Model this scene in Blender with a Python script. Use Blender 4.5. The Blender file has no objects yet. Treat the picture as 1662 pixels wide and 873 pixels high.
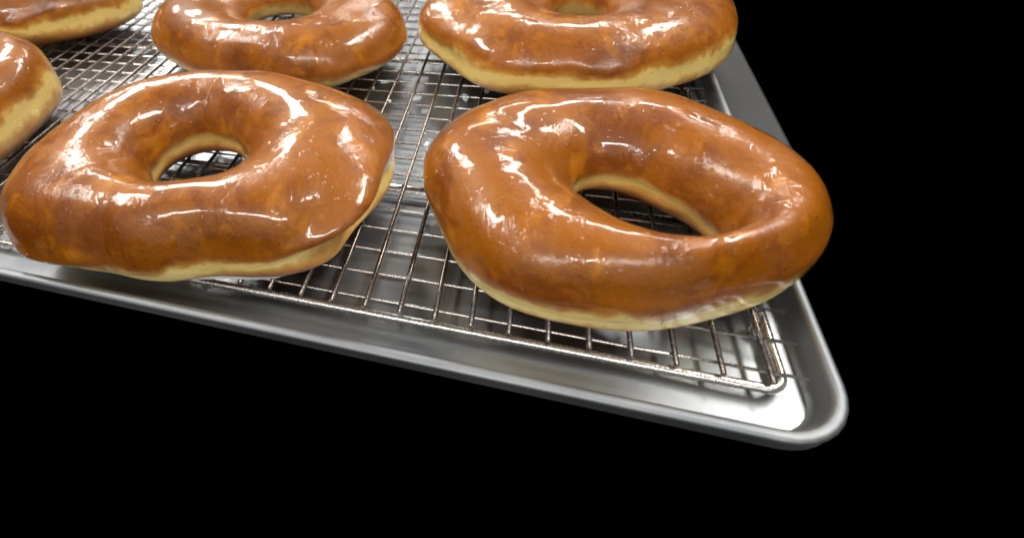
import bpy, math, random
from mathutils import Matrix, Vector, noise
random.seed(4)
S = bpy.context.scene
COL = S.collection
HC = 0.12                       # camera height above the rack wires, metres
PI = math.pi

# ------------------------------------------------------------------ helpers
def mesh_obj(name, verts, faces, mat, parent=None, smooth=True, attrs=None):
    me = bpy.data.meshes.new(name)
    me.from_pydata([tuple(v) for v in verts], [], faces)
    me.update()
    for an, vals in (attrs or {}).items():
        a = me.attributes.new(an, 'FLOAT', 'POINT')
        a.data.foreach_set('value', vals)
    if smooth:
        me.polygons.foreach_set('use_smooth', [True] * len(me.polygons))
    me.materials.append(mat)
    o = bpy.data.objects.new(name, me)
    COL.objects.link(o)
    o.parent = parent
    return o

def thing(name, label, cat, loc=(0, 0, 0), group=None):
    o = bpy.data.objects.new(name, None)
    o.empty_display_size = 0.01
    COL.objects.link(o)
    o.location = loc
    o['label'] = label
    o['category'] = cat
    if group:
        o['group'] = group
    return o

def tube(path, r, seg=10, caps=True):
    """round wire along a list of points"""
    V, F = [], []
    n = len(path)
    for k, p in enumerate(path):
        a = path[max(k - 1, 0)]
        b = path[min(k + 1, n - 1)]
        d = (Vector(b) - Vector(a)).normalized()
        up = Vector((0, 0, 1)) if abs(d.z) < .9 else Vector((1, 0, 0))
        s = d.cross(up).normalized()
        t = s.cross(d)
        for m in range(seg):
            an = 2 * PI * m / seg
            V.append(Vector(p) + s * (r * math.cos(an)) + t * (r * math.sin(an)))
    for k in range(n - 1):
        for m in range(seg):
            m2 = (m + 1) % seg
            F.append((k * seg + m, k * seg + m2, (k + 1) * seg + m2, (k + 1) * seg + m))
    if caps:
        F.append(tuple(range(seg))[::-1])
        F.append(tuple(range((n - 1) * seg, n * seg)))
    return V, F

# ------------------------------------------------------------------ materials
class NT:
    def __init__(self, name):
        self.m = bpy.data.materials.new(name)
        self.m.use_nodes = True
        self.t = self.m.node_tree
        self.t.nodes.clear()
        self.out = self.n('ShaderNodeOutputMaterial')

    def n(self, kind, **kw):
        nd = self.t.nodes.new(kind)
        for k, v in kw.items():
            setattr(nd, k, v)
        return nd

    def set(self, sock, v):
        if hasattr(v, 'is_output'):
            self.t.links.new(v, sock)
        else:
            sock.default_value = v

    def math(self, op, a, b=0.0, c=None, clamp=False):
        nd = self.n('ShaderNodeMath', operation=op, use_clamp=clamp)
        self.set(nd.inputs[0], a)
        self.set(nd.inputs[1], b)
        if c is not None:
            self.set(nd.inputs[2], c)
        return nd.outputs[0]

    def noise(self, vec, scale, detail=3.0, rough=.5, dist=0.0):
        nd = self.n('ShaderNodeTexNoise')
        self.set(nd.inputs['Vector'], vec)
        nd.inputs['Scale'].default_value = scale
        nd.inputs['Detail'].default_value = detail
        nd.inputs['Roughness'].default_value = rough
        nd.inputs['Distortion'].default_value = dist
        return nd.outputs['Fac']

    def smooth(self, v, lo, hi, a=0.0, b=1.0):
        nd = self.n('ShaderNodeMapRange', interpolation_type='SMOOTHSTEP')
        self.set(nd.inputs['Value'], v)
        nd.inputs['From Min'].default_value = lo
        nd.inputs['From Max'].default_value = hi
        nd.inputs['To Min'].default_value = a
        nd.inputs['To Max'].default_value = b
        return nd.outputs['Result']

    def ramp(self, v, stops, interp='LINEAR'):
        nd = self.n('ShaderNodeValToRGB')
        self.set(nd.inputs[0], v)
        cr = nd.color_ramp
        cr.interpolation = interp
        while len(cr.elements) < len(stops):
            cr.elements.new(.5)
        for e, (p, c) in zip(cr.elements, stops):
            e.position = p
            e.color = (*c, 1)
        return nd.outputs[0]

    def mix(self, f, a, b, mode='MIX'):
        nd = self.n('ShaderNodeMix', data_type='RGBA', blend_type=mode)
        self.set(nd.inputs['Factor'], f)
        for s, v in (('A', a), ('B', b)):
            sk = [i for i in nd.inputs if i.name == s and i.type == 'RGBA'][0]
            self.set(sk, v if hasattr(v, 'is_output') else (*v, 1))
        return [o for o in nd.outputs if o.type == 'RGBA'][0]

    def bump(self, h, strength, dist, normal=None):
        nd = self.n('ShaderNodeBump')
        self.set(nd.inputs['Height'], h)
        self.set(nd.inputs['Strength'], strength)
        nd.inputs['Distance'].default_value = dist
        if normal is not None:
            self.set(nd.inputs['Normal'], normal)
        return nd.outputs[0]

    def coords(self):
        tc = self.n('ShaderNodeTexCoord')
        oi = self.n('ShaderNodeObjectInfo')
        mv = self.n('ShaderNodeVectorMath', operation='ADD')
        self.t.links.new(tc.outputs['Object'], mv.inputs[0])
        self.t.links.new(oi.outputs['Location'], mv.inputs[1])
        return mv.outputs[0]

    def stretch(self, vec, sc):
        nd = self.n('ShaderNodeMapping')
        self.set(nd.inputs['Vector'], vec)
        nd.inputs['Scale'].default_value = sc
        return nd.outputs[0]

    def principled(self, **kw):
        p = self.n('ShaderNodeBsdfPrincipled')
        for k, v in kw.items():
            sk = p.inputs[k.replace('_', ' ')]
            self.set(sk, v)
        self.t.links.new(p.outputs[0], self.out.inputs[0])
        return p

def dough_material():
    N = NT('fried_dough')
    v = N.coords()
    at = N.n('ShaderNodeAttribute', attribute_name='belt')
    u = at.outputs['Fac']
    n1 = N.noise(v, 70, 3)
    n2 = N.noise(v, 260, 4, .6)
    n3 = N.noise(v, 1100, 3, .6)
    u2 = N.math('ADD', u, N.math('MULTIPLY', N.math('SUBTRACT', n1, .5), 2.0))
    u2 = N.math('ADD', u2, N.math('MULTIPLY', N.math('SUBTRACT', n2, .5), 1.2))
    f = N.math('MULTIPLY_ADD', u2, 1 / 6.0, .5, clamp=True)
    base = N.ramp(f, [(0.0, (.27, .10, .022)), (.20, (.40, .175, .04)), (.33, (.58, .33, .09)),
                      (.42, (.80, .64, .24)), (.56, (.82, .66, .25)), (.64, (.52, .25, .045)),
                      (.73, (.34, .11, .010)), (1.0, CRUST)])
    # browned blotches and lighter golden patches on the crust
    crust = N.smooth(u2, .9, 1.9)
    b1 = N.smooth(N.noise(v, 60, 5, .66, .6), .44, .64)
    base = N.mix(N.math('MULTIPLY', N.math('MULTIPLY', b1, crust), .8), base, (.15, .034, .0012))
    b2 = N.smooth(N.noise(N.stretch(v, (1.3, .8, 1)), 80, 5, .65, .25), .52, .72)
    base = N.mix(N.math('MULTIPLY', N.math('MULTIPLY', b2, crust), .75), base, (.46, .175, .005))
    base = N.mix(N.math('MULTIPLY', N.n('ShaderNodeAttribute', attribute_name='hole').outputs['Fac'], .55), base, (.40, .22, .05))  # belt inside the hole toned down, its shade put into the colour
    # tiny freckles
    fr = N.smooth(n3, .60, .74)
    base = N.mix(N.math('MULTIPLY', fr, .16), base, (.62, .36, .12))
    fd = N.smooth(N.noise(v, 480, 3, .6), .60, .72)
    base = N.mix(N.math('MULTIPLY', fd, .25), base, (.19, .055, .010))
    h = N.math('ADD', N.math('MULTIPLY', n2, .7), N.math('MULTIPLY', n3, .25))
    nm = N.bump(h, .35, .0012)
    p = N.principled(Base_Color=base, Roughness=.42, Normal=nm, Subsurface_Weight=.12,
                     Subsurface_Scale=.004, Coat_Weight=N.smooth(u2, 1.8, .6, 0.0, .6), Coat_Roughness=.16, Coat_IOR=1.45)
    p.inputs['Subsurface Radius'].default_value = (1.0, .45, .15)
    p.inputs['Specular IOR Level'].default_value = .35
    return N.m

def glaze_material():
    """thin clear sugar film: mirror-like where still wet, dull where it has set or crumpled"""
    N = NT('sugar_glaze')
    v = N.coords()
    isl = N.noise(v, 48, 5, .58, .5)
    dull = N.smooth(isl, .53, .57)                       # set islands with a sharp outline
    crz = N.smooth(N.noise(v, 42, 2, .5, .3), .545, .68)    # where the film is crumpled
    w1 = N.noise(N.stretch(v, (1, .55, 1)), 300, 3, .55, 1.3)
    w2 = N.noise(v, 900, 3, .6)
    pit = N.noise(v, 160, 2, .5)
    blob = N.n('ShaderNodeTexVoronoi', feature='SMOOTH_F1')
    N.set(blob.inputs['Vector'], v)
    blob.inputs['Scale'].default_value = 520
    drop = N.math('MULTIPLY', N.smooth(blob.outputs['Distance'], .30, .08), N.smooth(N.noise(v, 120, 1), .54, .62))
    h = N.math('MULTIPLY', w1, N.math('MULTIPLY_ADD', crz, .7, .02))
    h = N.math('ADD', h, N.math('MULTIPLY', w2, N.math('MULTIPLY_ADD', dull, .08, .025)))
    h = N.math('ADD', h, N.math('MULTIPLY', pit, .06))
    h = N.math('ADD', h, N.math('MULTIPLY', drop, .35))
    h = N.math('ADD', h, N.math('MULTIPLY', dull, .035))
    nm = N.bump(h, .55, .0016)
    rough = N.math('ADD', N.math('MULTIPLY_ADD', dull, .12, .08), N.math('MULTIPLY', crz, .05))
    gl = N.n('ShaderNodeBsdfGlossy')
    gl.inputs['Color'].default_value = (1, 1, 1, 1)
    N.set(gl.inputs['Roughness'], rough)
    N.set(gl.inputs['Normal'], nm)
    tr = N.n('ShaderNodeBsdfTransparent')
    tr.inputs[0].default_value = (1, .965, .89, 1)
    df = N.n('ShaderNodeBsdfDiffuse')
    df.inputs['Color'].default_value = (.70, .50, .36, 1)
    N.set(df.inputs['Normal'], nm)
    m1 = N.n('ShaderNodeMixShader')
    N.set(m1.inputs[0], N.math('MULTIPLY_ADD', dull, .018, .0))
    N.t.links.new(tr.outputs[0], m1.inputs[1])
    N.t.links.new(df.outputs[0], m1.inputs[2])
    lw = N.n('ShaderNodeLayerWeight')                      # same from both sides of the film
    lw.inputs['Blend'].default_value = .5
    N.set(lw.inputs['Normal'], nm)
    fr = N.math('MULTIPLY_ADD', N.math('POWER', lw.outputs['Facing'], 5.0), .8, .035)
    m2 = N.n('ShaderNodeMixShader')
    N.set(m2.inputs[0], fr)
    N.t.links.new(m1.outputs[0], m2.inputs[1])
    N.t.links.new(gl.outputs[0], m2.inputs[2])
    N.t.links.new(m2.outputs[0], N.out.inputs[0])
    return N.m

def drip_material():
    N = NT('set_sugar_drip')
    v = N.coords()
    nm = N.bump(N.noise(v, 500, 3), .4, .0006)
    N.principled(Base_Color=(.74, .77, .78, 1), Roughness=.16, Normal=nm, Subsurface_Weight=.25,
                 Subsurface_Scale=.003, Alpha=.80)
    return N.m

def wire_material(name, col, rough):
    N = NT(name)
    v = N.coords()
    a = N.noise(v, 900, 3)
    b = N.smooth(N.noise(v, 60, 3), .5, .7)
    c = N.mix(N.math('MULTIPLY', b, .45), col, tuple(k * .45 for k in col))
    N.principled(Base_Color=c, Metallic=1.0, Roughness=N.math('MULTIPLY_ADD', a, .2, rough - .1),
                 Normal=N.bump(a, .25, .0003))
    return N.m

def pan_material(name='brushed_aluminium', dull=0.0):
    N = NT(name)
    v = N.coords()
    br = N.noise(N.stretch(v, (1.5, 90, 90)), 9, 4, .65)         # fine scratches along the long wires' cross direction
    br2 = N.noise(N.stretch(v, (60, 2, 60)), 10, 4, .6)
    big = N.noise(v, 26, 3)
    st = N.smooth(N.noise(v, 60, 5, .6), .5, .62)
    c = N.mix(N.smooth(big, .35, .65), (.25, .265, .28), (.33, .345, .355))
    c = N.mix(N.math('MULTIPLY', st, .25), c, (.36, .35, .33))
    r = N.math('MULTIPLY_ADD', N.math('ADD', br, big), .12, .27 + dull)
    h = N.math('ADD', N.math('MULTIPLY', br, .8), N.math('MULTIPLY', br2, .5))
    h = N.math('ADD', h, N.math('MULTIPLY', big, 1.2))
    N.principled(Base_Color=c, Metallic=1.0, Roughness=r, Normal=N.bump(h, .035, .0012))
    return N.m

def counter_material():
    N = NT('dark_steel')
    v = N.coords()
    a = N.noise(v, 120, 4)
    c = N.mix(a, (.016, .0168, .016), (.027, .028, .027))
    N.principled(Base_Color=c, Roughness=.6, Metallic=.0, Normal=N.bump(a, .2, .0008))
    return N.m

CRUST = (.275, .086, .0012)
M_DOUGH = dough_material()
M_GLAZE = glaze_material()
M_DRIP = drip_material()
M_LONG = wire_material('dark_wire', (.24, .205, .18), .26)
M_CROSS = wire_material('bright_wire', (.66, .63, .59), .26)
M_PAN = pan_material()
M_RIM = pan_material('worn_aluminium', .16)
M_COUNTER = counter_material()

# ------------------------------------------------------------------ doughnuts
# measured shape of each ring, in camera heights: centre x, y, height, tilt x, y,
# outer radius and its harmonics, inner radius, inner offset x, y and its ellipse
FIT = {
    'L': [-0.8136, 0.9205, 0.2489, -0.0017, -0.0069, 0.4243, 0.0784, 0.0271, 0.0157, -0.0057, -0.006, 0.0041, 0.0058, -0.0001, -0.0085, -0.0002, -0.0045, 0.004, 0.1382, -0.0225, -0.0072, -0.0013, -0.0169],
    'R': [0.1829, 1.0117, 0.2278, -0.0019, -0.0062, 0.3776, 0.0384, 0.0133, 0.0046, 0.0025, 0.0054, -0.0106, 0.0036, 0.0004, 0.0047, -0.001, -0.0029, 0.0014, 0.123, 0.0841, -0.0707, 0.0111, -0.0328],
    'M': [-1.0432, 1.8479, 0.2176, -0.0012, 0.002, 0.4887, 0.0553, -0.0618, 0.0126, -0.0215, -0.0009, -0.0089, 0.0024, -0.0031, -0.0003, -0.0003, 0.0063, -0.0013, 0.1567, 0.0386, 0.0007, -0.0066, -0.0166],
    'T': [0.1238, 1.9207, 0.229, -0.0049, 0.0044, 0.486, 0.0284, 0.0172, 0.01, -0.0147, 0.0046, 0.0109, -0.0051, -0.0097, 0.0135, 0.0088, -0.0117, -0.0009, 0.1112, 0.0327, 0.0124, -0.0191, -0.0038],
    'K': [-2.016, 1.0662, 0.2749, -0.0025, 0.0005, 0.411, 0.0573, -0.0452, -0.0033, 0.0197, -0.0082, -0.0111, -0.0079, -0.0021, -0.0041, 0.0025, -0.0028, 0.0015, 0.165, -0.0012, -0.0003, 0.0018, -0.0012],
    'U': [-2.5203, 1.9205, 0.3065, -0.005, -0.0009, 0.4959, 0.134, -0.0369, 0.0323, -0.0147, 0.038, 0.0074, 0.0189, -0.0037, 0.0104, 0.0063, 0.0194, 0.013, 0.1145, -0.0224, -0.0113, -0.0026, -0.0031]
}

def sp(x, k):
    return math.copysign(abs(x) ** k, x)

def sstep(x, a, b):
    t = min(1, max(0, (x - a) / (b - a)))
    return t * t * (3 - 2 * t)

class Ring:
    def __init__(self, key, belt, width, seed, folds=(), bvar=.25):
        q = FIT[key]
        self.q = q
        self.H = q[2]
        self.o = q[5:18]
        self.b = q[18:]
        self.belt, self.width, self.seed, self.folds, self.bvar = belt, width, seed, folds, bvar
        self.off = Vector((seed * 7.3, seed * 3.1, seed * 1.7))

    def beltc(self, th, inner):
        d = Vector((math.cos(th) * 1.1, math.sin(th) * 1.1, self.seed * 5.0 + (9 if inner else 0)))
        k = noise.noise(d * 1.2) * .9 + noise.noise(d * 3.1) * .35
        if inner:
            return (.30 + .05 * k, .13) if self.seed in (3, 4) else (.38 + .06 * k, .065)
        e = self.belt
        c = e[0] + e[1] * math.cos(th - e[2]) + self.bvar * .25 * k
        w = self.width * (1 + .9 * noise.noise(d * 1.7 + Vector((3, 1, 4))))
        return c, max(w, .05)

    def point(self, th, ph):
        """-> local point (metres), u = signed distance from the belt in half-widths"""
        o, b, H = self.o, self.b, self.H
        Ro = o[0] + sum(o[2 * k - 1] * math.cos((k + 1) * th) + o[2 * k] * math.sin((k + 1) * th) for k in range(1, 7))
        Ri = b[0] + b[3] * math.cos(2 * th) + b[4] * math.sin(2 * th)
        ct, stt = math.cos(th), math.sin(th)
        c, s = math.cos(ph), math.sin(ph)
        t = .5 + .5 * (sp(c, KC) if c >= 0 else c)
        zc = .38 * H
        z = zc + (H - zc) * abs(s) ** (KS if c >= 0 else 1.0) if s >= 0 else zc - zc * abs(s) ** .72
        inner = c < 0
        bc, bw = self.beltc(th, inner)
        zn = z / H
        u = (zn - bc) / bw
        # the pale belt is pinched in under the crust
        pin = math.exp(-((u + .1) / .95) ** 2)
        d = Vector((ct * 2, stt * 2, self.seed * 2.0))
        pk = max(0.0, .45 + .9 * noise.noise(d * 1.3))
        dr = -.012 * pk * pin if not inner else .008 * pin
        edge = math.exp(-((u - 1.9) / .8) ** 2)
        if not inner:
            dr += .008 * edge * pk
        for (fth, fw, amt) in self.folds:
            a = (th - fth + PI) % (2 * PI) - PI
            g = math.exp(-(a / fw) ** 2)
            if not inner:
                dr += -amt * g * pin * 1.0 + amt * .45 * g * edge
        x = (b[1] + Ri * ct) * (1 - t) + (Ro + dr) * ct * t
        y = (b[2] + Ri * stt) * (1 - t) + (Ro + dr) * stt * t
        if inner:
            x += dr * ct
            y += dr * stt
        z += self.q[3] * x + self.q[4] * y + .0015
        # uneven rise of the dough
        p = Vector((x, y, z))
        top = sstep(zn, .1, .6)
        n = p.normalized() if p.length > 0 else Vector((0, 0, 1))
        nd = Vector((c * ct, c * stt, s))
        a1 = noise.noise(p * 5.5 + self.off) * .0035
        a2 = noise.noise(p * 13 + self.off * 2) * .0025
        a3 = noise.noise(p * 30 + self.off * 3) * .0006
        p += nd * (a1 + a2 + a3) * (.25 + .75 * top)
        if p.z < .004:
            p.z = .004
        return p * HC, u

    def base(self):
        return Vector((self.q[0] * HC, self.q[1] * HC, 0))

KC, KS = .84, .88

def make_doughnut(key, label, belt, width, seed, folds=(), g0=-.1, gamp=.35, nt=288, npf=112, drips=()):
    R = Ring(key, belt, width, seed, folds)
    root = thing('doughnut', label, 'doughnut', R.base(), 'glazed ring doughnuts on the wire rack')
    V, F, U, HO = [], [], [], []
    for i in range(nt):
        th = 2 * PI * i / nt
        for j in range(npf):
            p, u = R.point(th, 2 * PI * j / npf)
            V.append(p)
            U.append(max(-4, min(4, u)))
            HO.append(sstep(-math.cos(2 * PI * j / npf), .25, .6) * sstep(1.6 - abs(u), 0, 1))  # mask of the shade painted on the hole's belt
    for i in range(nt):
        i2 = (i + 1) % nt
        for j in range(npf):
            j2 = (j + 1) % npf
            F.append((i * npf + j, i2 * npf + j, i2 * npf + j2, i * npf + j2))
    mesh_obj('dough', V, F, M_DOUGH, root, attrs={'belt': U, 'hole': HO})
    # the sugar film over crown, hole and shoulders, ending in a thin bead
    V2, F2 = [], []
    m = 84
    for i in range(nt):
        th = 2 * PI * i / nt
        d = Vector((math.cos(th), math.sin(th), seed * 3.3))
        k = noise.noise(d * 2.2) + .5 * noise.noise(d * 5.5) + .25 * noise.noise(d * 13)
        k2 = noise.noise(d * 2.0 + Vector((5, 5, 5)))
        f0 = g0 + gamp * k
        f1 = PI + .15 + .3 * k2
        for j in range(m + 1):
            t = j / m
            ph = f0 + (f1 - f0) * t
            e = 1e-3
            p, _ = R.point(th, ph)
            pa, _ = R.point(th, ph + e)
            pb, _ = R.point(th + e, ph)
            nrm = (pb - p).cross(pa - p).normalized()
            dist = min(t, 1 - t) * m
            off = .00022 + .00013 * math.exp(-((dist - 2.0) / 1.3) ** 2)
            if dist == 0:
                off = -.0001
            V2.append(p + nrm * off)
    for i in range(nt):
        i2 = (i + 1) % nt
        for j in range(m):
            F2.append((i * (m + 1) + j, i2 * (m + 1) + j, i2 * (m + 1) + j + 1, i * (m + 1) + j + 1))
    mesh_obj('glaze', V2, F2, M_GLAZE, root)
    # lacy drips of set sugar hanging at the foot of the ring
    for (a0, a1, ph0) in drips:
        VV, FF = [], []
        na = 40
        for i in range(na + 1):
            th = a0 + (a1 - a0) * i / na
            w = math.sin(PI * i / na) ** .6
            jag = noise.noise(Vector((th * 14, seed, 2))) * .16 + noise.noise(Vector((th * 40, seed, 7))) * .08
            for j in range(7):
                t = j / 6
                ph = ph0 + (t - .5) * (.42 * w + jag * w)
                p, _ = R.point(th, ph)
                e = 1e-3
                pa, _ = R.point(th, ph + e)
                pb, _ = R.point(th + e, ph)
                nrm = (pb - p).cross(pa - p).normalized()
                off = (.0007 * math.sin(PI * t) ** .5 * w + .0003 * noise.noise(p * 900)) if 0 < j < 6 else -.0002
                VV.append(p + nrm * off)
        for i in range(na):
            for j in range(6):
                FF.append((i * 7 + j, (i + 1) * 7 + j, (i + 1) * 7 + j + 1, i * 7 + j + 1))
        mesh_obj('glaze_drip', VV, FF, M_DRIP, root)
    return root

make_doughnut('L', 'glazed ring doughnut with a folded side seam and its small round hole fully in view', (.25, .17, .2), .14, 1,
              folds=((-.22, .27, .12),), g0=-.15, gamp=.3, drips=((-1.25, -.60, -.75),))
make_doughnut('R', 'nearest glazed ring doughnut, at the right edge of the rack, wires visible in its hole', (.26, -.04, .0), .15, 11,
              g0=-.15, gamp=.25)
make_doughnut('M', 'glazed ring doughnut directly behind the one with the folded seam, pale patch at its foot', (.20, -.04, 0), .12, 3,
              g0=-.15, gamp=.3, drips=((-1.25, -.55, -.85),))
make_doughnut('T', 'large glazed ring doughnut at back right with broad cream belt, reaching over the pan rim', (.45, .02, 0), .16, 4,
              g0=-.15, gamp=.3)
make_doughnut('K', 'half visible glazed doughnut at the left edge, its tall cream side facing bare wires', (.47, .0, 0), .17, 5,
              g0=-.15, gamp=.3)
make_doughnut('U', 'glazed doughnut in the back left corner, showing only its front crust and yellowish side', (.42, .0, 0), .13, 6,
              g0=-.15, gamp=.3)

# ------------------------------------------------------------------ cooling rack
SI, SJ, OI, OJ = .0776888, .0707521, -.3816714, .7574255      # wire pitch and origin, in camera heights
def gx(i): return (OI + SI * i) * HC
def gy(j): return (OJ + SJ * j) * HC
RL, RC = .00066, .00039
rack = thing('cooling_rack', 'rectangular steel wire cooling rack with a close grid, carrying the doughnuts', 'cooling rack', (gx(-12), gy(12), -.006))
B = rack.location
def rp(x, y, z): return Vector((x, y, z)) - B
I0, I1, J0, J1 = -36, 11, -1, 29
for i in range(I0, I1 + 1):
    dx = random.uniform(-.00025, .00025)
    path = [rp(gx(i) + dx * math.sin(j * .21 + i), gy(j), -RL + .00012 * math.sin(j * .7 + i * 1.3)) for j in (-1.4, 2, 6, 10, 14, 18, 22, 26, 29.4)]
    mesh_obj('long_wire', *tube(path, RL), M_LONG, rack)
for j in range(J0, J1 + 1):
    dy = random.uniform(-.00025, .00025)
    path = [rp(gx(i), gy(j) + dy * math.sin(i * .3 + j), -2 * RL - RC + .00012 * math.sin(i * .5 + j)) for i in (-36.6, -30, -24, -18, -12, -6, 0, 4, 8, 11.85)]
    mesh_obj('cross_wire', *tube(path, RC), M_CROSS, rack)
rb = .0011
zb = -2 * RL - 2 * RC - rb
rim = [(gx(-36.3), gy(-1.4)), (gx(11.35), gy(-1.4)), (gx(11.35), gy(29.4)), (gx(-36.3), gy(29.4))]
ring_path = []
rc = .004
xa, xb, ya, yb = rim[0][0], rim[1][0], rim[0][1], rim[2][1]
for (cx, cy, a0) in ((xb - rc, yb - rc, 0), (xa + rc, yb - rc, 90), (xa + rc, ya + rc, 180), (xb - rc, ya + rc, 270)):
    for k in range(7):
        a = math.radians(a0 + 15 * k)
        ring_path.append(rp(cx + rc * math.cos(a), cy + rc * math.sin(a), zb))
ring_path.append(ring_path[0].copy())
mesh_obj('frame', *tube(ring_path, rb, 12, False), M_CROSS, rack)
for j in (4.45, 14.5, 24.4):
    mesh_obj('support_bar', *tube([rp(gx(-36.2), gy(j), zb), rp(gx(11.3), gy(j), zb)], rb * .8, 12), M_CROSS, rack)
for (i, j) in ((-34, 0.5), (11.2, 0.5), (-34, 28), (11.2, 28)):
    mesh_obj('foot', *tube([rp(gx(i), gy(j), zb), rp(gx(i), gy(j), -.0061)], .0016, 12), M_CROSS, rack)
# small beads of sugar caught on the wires
def bead(px, py, pz, r, name, parent, base, flat=.6, seed=0, el=1.0, rot=0.0):
    V, F = [], []
    nu, nv = 28, 10
    for a in range(nv + 1):
        la = PI * a / nv
        for b in range(nu):
            lo = 2 * PI * b / nu
            w = 1 + .35 * noise.noise(Vector((math.cos(lo) * 1.2, math.sin(lo) * 1.2, seed * 3.7)))
            x = r * w * el * math.sin(la) * math.cos(lo)
            y = r * w * math.sin(la) * math.sin(lo)
            V.append(Vector((px + x * math.cos(rot) - y * math.sin(rot), py + x * math.sin(rot) + y * math.cos(rot),
                             pz + r * flat * math.cos(la))) - base)
    for a in range(nv):
        for b in range(nu):
            b2 = (b + 1) % nu
            F.append((a * nu + b, (a + 1) * nu + b, (a + 1) * nu + b2, a * nu + b2))
    return mesh_obj(name, V, F, M_DRIP, parent)

for k, (i, j, r) in enumerate(((-.95, 10.05, .0009), (1.3, 7.0, .0011), (2.0, 10.2, .0008), (1.05, 7.75, .0007), (-2.0, 11.1, .0009),
                               (2.1, 1.0, .0006), (.05, 9.2, .0006))):
    bead(gx(i), gy(j), -.0011, r, 'glaze_bead', rack, B, .7, k, 1.3, k)

# ------------------------------------------------------------------ sheet pan under the rack
ZF = -.0064
pan = thing('sheet_pan', 'brushed aluminium sheet pan spotted with white glaze, lying under the rack', 'baking pan', (gx(-12), gy(12), ZF))
PB = pan.location
def outline(x0, x1, y0, y1, rad, z, n=8):
    pts = []
    for (cx, cy, a0) in ((x1 - rad, y1 - rad, 0), (x0 + rad, y1 - rad, PI / 2), (x0 + rad, y0 + rad, PI), (x1 - rad, y0 + rad, 1.5 * PI)):
        for k in range(n + 1):
            a = a0 + PI / 2 * k / n
            pts.append(Vector((cx + rad * math.cos(a), cy + rad * math.sin(a), z)))
    return pts
X0, X1, Y0, Y1 = gx(-37.6), gx(11.88), gy(-2.35), gy(30.6)
# grow, height
prof = [(0.0, ZF), (.0006, ZF + .0003), (.0012, ZF + .0012), (.0022, -.0008), (.0026, .0002), (.0032, .0007), (.0044, .0007),
        (.0050, .0003), (.0052, -.0005), (.0048, -.0011), (.0046, -.0040)]
V, F = [], []
for (g, z) in prof:
    V += outline(X0 - g, X1 + g, Y0 - g, Y1 + g, .010 + g, z)
n = len(V) // len(prof)
for k in range(len(prof) - 1):
    for m in range(n):
        m2 = (m + 1) % n
        F.append((k * n + m, k * n + m2, (k + 1) * n + m2, (k + 1) * n + m))
# floor as a fine grid with a gentle warp, inside the first loop
mesh_obj('rim', [v - PB for v in V], F, M_RIM, pan)
V, F = [], []
nx, ny = 120, 80
for a in range(nx + 1):
    for b in range(ny + 1):
        x = X0 + (X1 - X0) * a / nx
        y = Y0 + (Y1 - Y0) * b / ny
        # pull the corners in to the rounded outline
        for (cx, cy, sx, sy) in ((X0 + .01, Y0 + .01, -1, -1), (X1 - .01, Y0 + .01, 1, -1), (X0 + .01, Y1 - .01, -1, 1), (X1 - .01, Y1 - .01, 1, 1)):
            ddx, ddy = (x - cx) * sx, (y - cy) * sy
            if ddx > 0 and ddy > 0:
                l = math.hypot(ddx, ddy)
                mx = max(ddx, ddy)
                if l > 0:
                    x, y = cx + sx * ddx / l * mx, cy + sy * ddy / l * mx
        e = min(x - X0, X1 - x, y - Y0, Y1 - y)
        z = ZF + .0002 * noise.noise(Vector((x * 22, y * 22, 1))) * sstep(e, 0, .01) + .00008 * noise.noise(Vector((x * 70, y * 70, 4))) * sstep(e, 0, .01)
        V.append(Vector((x, y, z)) - PB)
for a in range(nx):
    for b in range(ny):
        F.append((a * (ny + 1) + b, (a + 1) * (ny + 1) + b, (a + 1) * (ny + 1) + b + 1, a * (ny + 1) + b + 1))
mesh_obj('floor', V, F, M_PAN, pan)

# puddles and drips of glaze on the pan, (wire i, wire j, radius, stretch, turn)
for k, (i, j, r, el, rot) in enumerate(((2.6, 9.9, .0040, 1.5, .2), (.0, 11.4, .0016, 1.6, .6), (2.2, 11.8, .0014, 2.2, 1.9), (3.0, 12.8, .0013, 4.0, 1.9),
                                        (.6, 10.3, .0014, 1.3, 1.4), (-1.7, 12.8, .0013, 2.4, .4), (1.8, 14.2, .0022, 1.3, .2), (.2, 19.5, .0060, 1.5, .7),
                                        (-14.8, 14.2, .0050, 1.7, .5), (-12.4, 15.7, .0042, 1.6, .7), (-13.2, 17.4, .0048, 1.8, .6), (-10.6, 18.0, .0042, 1.5, .3),
                                        (-17.0, 14.6, .0034, 1.8, .6), (-10.5, 15.9, .0030, 1.4, .4), (4.3, 11.0, .0030, 1.2, .5))):
    bead(gx(i), gy(j), ZF, r, 'glaze_spot', pan, PB, .13, k + 20, el, rot)

# ------------------------------------------------------------------ dark worktop the pan stands on
ZT = ZF - .0012
V, F = [], []
x0, x1, y0, y1 = gx(-38.5), gx(14.6), gy(9.6), gy(33)
bev = .002
loops = [outline(x0 + bev, x1 - bev, y0 + bev, y1 - bev, .003, ZT, 4), outline(x0, x1, y0, y1, .004, ZT - bev, 4), outline(x0, x1, y0, y1, .004, ZT - .03, 4)]
for l in loops:
    V += l
n = len(loops[0])
for k in range(2):
    for m in range(n):
        m2 = (m + 1) % n
        F.append((k * n + m, (k + 1) * n + m, (k + 1) * n + m2, k * n + m2))
F.append(tuple(range(n)))
F.append(tuple(range(2 * n, 3 * n))[::-1])
wt = mesh_obj('worktop', V, F, M_COUNTER, None, smooth=False)
wt['kind'] = 'structure'

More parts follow.
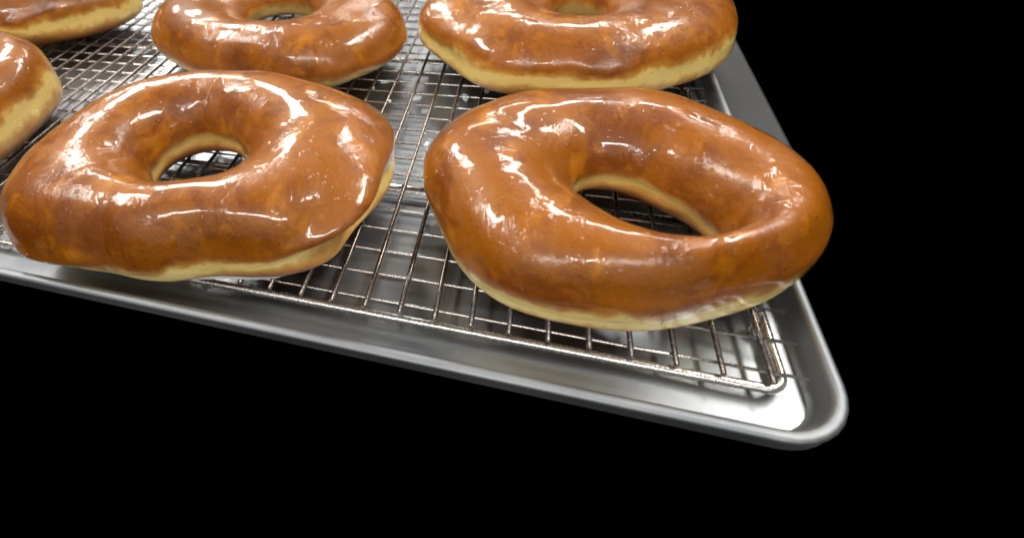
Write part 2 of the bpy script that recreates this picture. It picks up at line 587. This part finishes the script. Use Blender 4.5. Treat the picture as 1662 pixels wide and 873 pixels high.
# ------------------------------------------------------------------ light: ceiling fittings of the kitchen, plus added bounce fill lamps
def panel(name, az, el, dist, sx, sy, rad, roll=0.0, col=(1, .97, .93)):
    l = bpy.data.lights.new(name, 'AREA')
    l.shape = 'RECTANGLE'
    l.size, l.size_y = sx, sy
    l.energy = rad * PI * sx * sy
    l.color = col
    o = bpy.data.objects.new(name, l)
    COL.objects.link(o)
    a, e = math.radians(az), math.radians(el)
    d = Vector((math.sin(a) * math.cos(e), math.cos(a) * math.cos(e), math.sin(e)))
    c = Vector((-.05, .16, 0))
    o.location = c + d * dist
    o.rotation_euler = (0, 0, math.radians(roll))          # flat in the ceiling, facing down
    return o

HT = 1.75
def ceil_panel(name, x, y, sx, sy, rad, roll=0):
    az = math.degrees(math.atan2(x, y))
    dist = math.sqrt(x * x + y * y + HT * HT)
    el = math.degrees(math.asin(HT / dist))
    return panel(name, az, el, dist, sx, sy, rad, roll)
LIGHTS = [(-1.8, 1.95, .42, 1.4, 44, 35), (-3.2, 2.8, .3, .6, 50, 0), (-.8, 3.5, 1.2, .45, 22, 0), (.3, 2.15, 1.0, .32, 40, 0),
          (-1.4, -.05, .34, 1.3, 34, 0), (1.1, .6, .28, 1.9, 33, 0), (.3, -2.7, 2.8, .26, 48, 0)]
for (x, y, sx, sy, rad, roll) in LIGHTS:
    ceil_panel('ceiling_light', x, y, sx, sy, rad, roll)
amb = panel('ceiling_bounce', 0, 90, HT + .25, 7, 7, .08, col=(1, .96, .92))
back = panel('room_bounce', 170, 28, 3.2, 7, 5, .36, col=(1, .96, .92))  # added fill lamp behind the camera, in place of light off the room
dv = Vector((0, .1, 0)) - back.location
back.rotation_euler = dv.to_track_quat('-Z', 'Y').to_euler()

w = bpy.data.worlds.new('World')
S.world = w
w.use_nodes = True
w.node_tree.nodes['Background'].inputs[0].default_value = (0, 0, 0, 1)
w.node_tree.nodes['Background'].inputs[1].default_value = 0

# ------------------------------------------------------------------ camera
R0 = Vector((.95669579, .27414849, -.09785583))
R1 = Vector((.09087167, -.60064764, -.7943329))
R2 = Vector((-.27654204, .75104262, -.5995494))
cam = bpy.data.cameras.new('camera')
co = bpy.data.objects.new('camera', cam)
COL.objects.link(co)
X, Y, Z = R0, -R1, -R2
co.matrix_world = Matrix(((X.x, Y.x, Z.x, 0), (X.y, Y.y, Z.y, 0), (X.z, Y.z, Z.z, HC), (0, 0, 0, 1)))
cam.sensor_width = 36
cam.lens = 36 * 865 / 1662
cam.shift_x = (831 - 600) / 1662
cam.shift_y = -(436.5 - 222) / 1662
cam.clip_start = .004
cam.clip_end = 50
cam.dof.use_dof = True
cam.dof.focus_distance = .165
cam.dof.aperture_fstop = 16
S.camera = co

S.view_settings.view_transform = 'Standard'
S.view_settings.look = 'None'
S.view_settings.exposure = -.14
S.view_settings.gamma = 1
S.cycles.max_bounces = 10
S.cycles.transparent_max_bounces = 12
S.cycles.use_denoising = True
